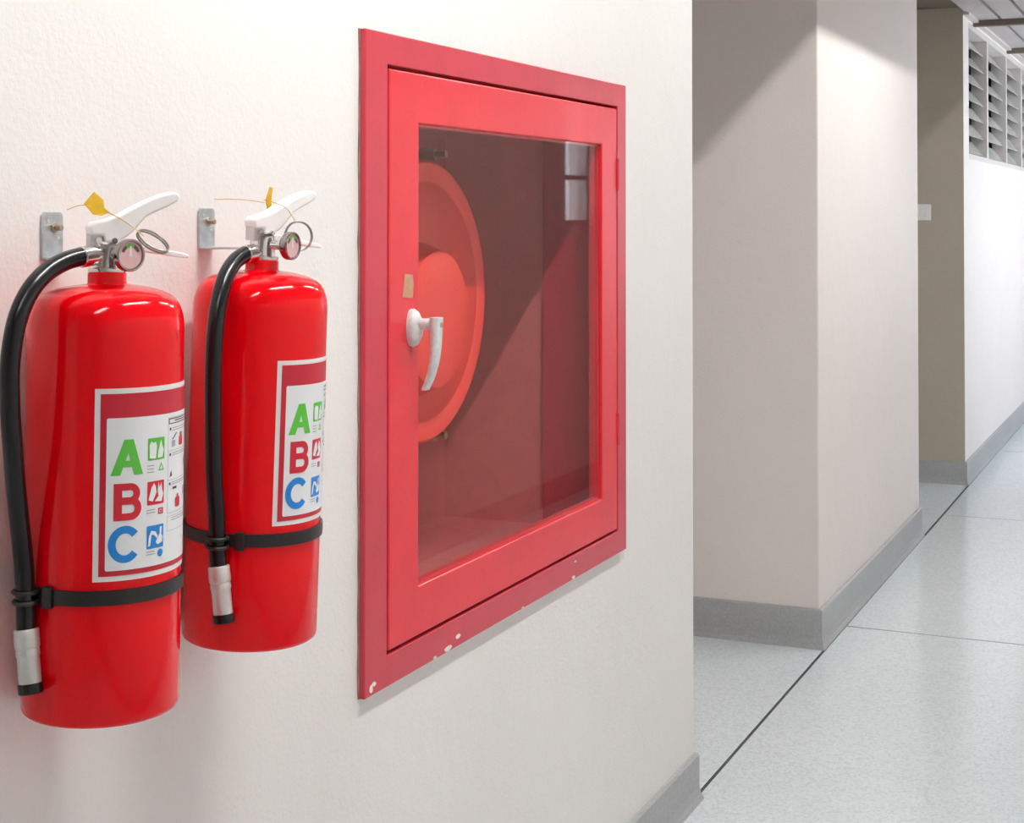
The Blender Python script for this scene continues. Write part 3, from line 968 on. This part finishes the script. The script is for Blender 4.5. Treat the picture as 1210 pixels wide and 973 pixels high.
# safety pin rings and yellow seals, in each extinguisher's own frame
def safety(ext, ring_c, ring_n, ring_r, seal_wire, seal_poly, wire2, squash=1.0):
    root, HM = ext[0], ext[1]
    c = HM @ Vector(ring_c)
    n = (HM.to_3x3() @ Vector(ring_n)).normalized()
    u = n.orthogonal().normalized(); v = n.cross(u)
    bm = bmesh.new()
    for off in (-.0014, .0014):
        tube(bm, [c + n * off + ring_r * (math.cos(t) * u + math.sin(t) * v) for t in [2 * math.pi * i / 40 for i in range(40)]], .0011, 8, closed=True)
    finish('pin_ring', bm, M_WIRE, root, smooth=60)
    bm = bmesh.new()
    tube(bm, catmull([HM @ Vector(p) for p in seal_wire], 6), .0006, 6)
    if wire2:
        tube(bm, catmull([HM @ Vector(p) for p in wire2], 6), .0005, 6)
    finish('seal_wire', bm, M_SEALWIRE, root, smooth=60)
    P = [HM @ Vector(p) for p in seal_poly]
    bm = bmesh.new()
    nn = (P[1] - P[0]).cross(P[2] - P[0]).normalized() * .0009
    a = [bm.verts.new(p - nn) for p in P]; b = [bm.verts.new(p + nn) for p in P]
    bm.faces.new(a); bm.faces.new(b[::-1])
    for i in range(len(P)):
        j = (i + 1) % len(P)
        bm.faces.new((a[i], b[i], b[j], a[j]))
    o = finish('seal_tag', bm, M_YELLOW, root, bevel=.0005)
    o['label'] = 'yellow plastic seal tag'
zz = lambda z: z - ZL
safety(E1, (.046, -.016, zz(1.458)), (.36, -.50, .80), .0190,
       [(.034, -.022, zz(1.464)), (.022, -.018, zz(1.474)), (.006, -.013, zz(1.485)), (-.010, -.012, zz(1.492))],
       [(-.004, -.0115, zz(1.4885)), (-.010, -.012, zz(1.4860)), (-.0195, -.012, zz(1.4870)), (-.0300, -.012, zz(1.4990)), (-.0190, -.012, zz(1.5120)), (-.0085, -.012, zz(1.5030)), (-.0075, -.012, zz(1.4945)), (.0000, -.0115, zz(1.4890))],
       [(-.026, -.012, zz(1.4975)), (-.036, -.010, zz(1.4965)), (-.047, -.008, zz(1.492))])
safety(E2, (.040, -.022, zz(1.455)), (-.25, -.96, .10), .0185,
       [(.034, -.022, zz(1.4735)), (.022, -.018, zz(1.490)), (.006, -.013, zz(1.497)), (-.010, -.012, zz(1.500))],
       [(-.004, -.012, zz(1.489)), (-.0075, -.014, zz(1.494)), (-.0095, -.016, zz(1.502)), (-.0060, -.018, zz(1.5165)), (-.0015, -.018, zz(1.5160)), (-.0010, -.015, zz(1.502)), (.001, -.013, zz(1.493))],
       [(-.008, -.012, zz(1.4965)), (-.026, -.004, zz(1.4990)), (-.050, .004, zz(1.5000)), (-.070, .010, zz(1.4990))])

# ------------------------------------------------------------------ wall brackets
def bracket(y, zc, xend, label):
    e = empty('wall_bracket', (0, y, zc))
    tag(e, label, 'bracket', 'extinguisher wall brackets')
    bm = bmesh.new()
    hw, hh, c = .0172, .0265, .004
    prism(bm, [(-hw, -hh), (hw, -hh), (hw, hh - c), (hw - c, hh), (-hw + c, hh), (-hw, hh - c)], 'x', 0.0002, .0035)
    finish('back_plate', bm, M_ZINC, e, bevel=.0006)
    bm = bmesh.new()
    prism(bm, [(.0005, -hw), (.020, -hw), (.030, -.009), (xend, -.009), (xend, .009), (.030, .009), (.020, hw), (.0005, hw)], 'z', -hh - .0005, -hh + .0022)
    finish('hook_arm', bm, M_ZINC, e, bevel=.0005)
    bm = bmesh.new()
    rod(bm, (.0035, .001, .0085), (.0065, .001, .0085), .0058, 6)
    rod(bm, (.0065, .001, .0085), (.0150, .001, .0085), .0033, 12)
    finish('bolt', bm, M_DARKSCREW, e, smooth=35)
    for yy, z2 in ((-.008, .017), (.009, -.003)):
        bm = bmesh.new()
        rod(bm, (.0030, yy, z2), (.0037, yy, z2), .0022, 12)
        finish('rivet_hole', bm, M_CHROME, e)
bracket(1.414, 1.4635, .072, 'zinc wall bracket holding the nearer extinguisher')
bracket(1.714, 1.4690, .082, 'zinc wall bracket holding the further extinguisher')
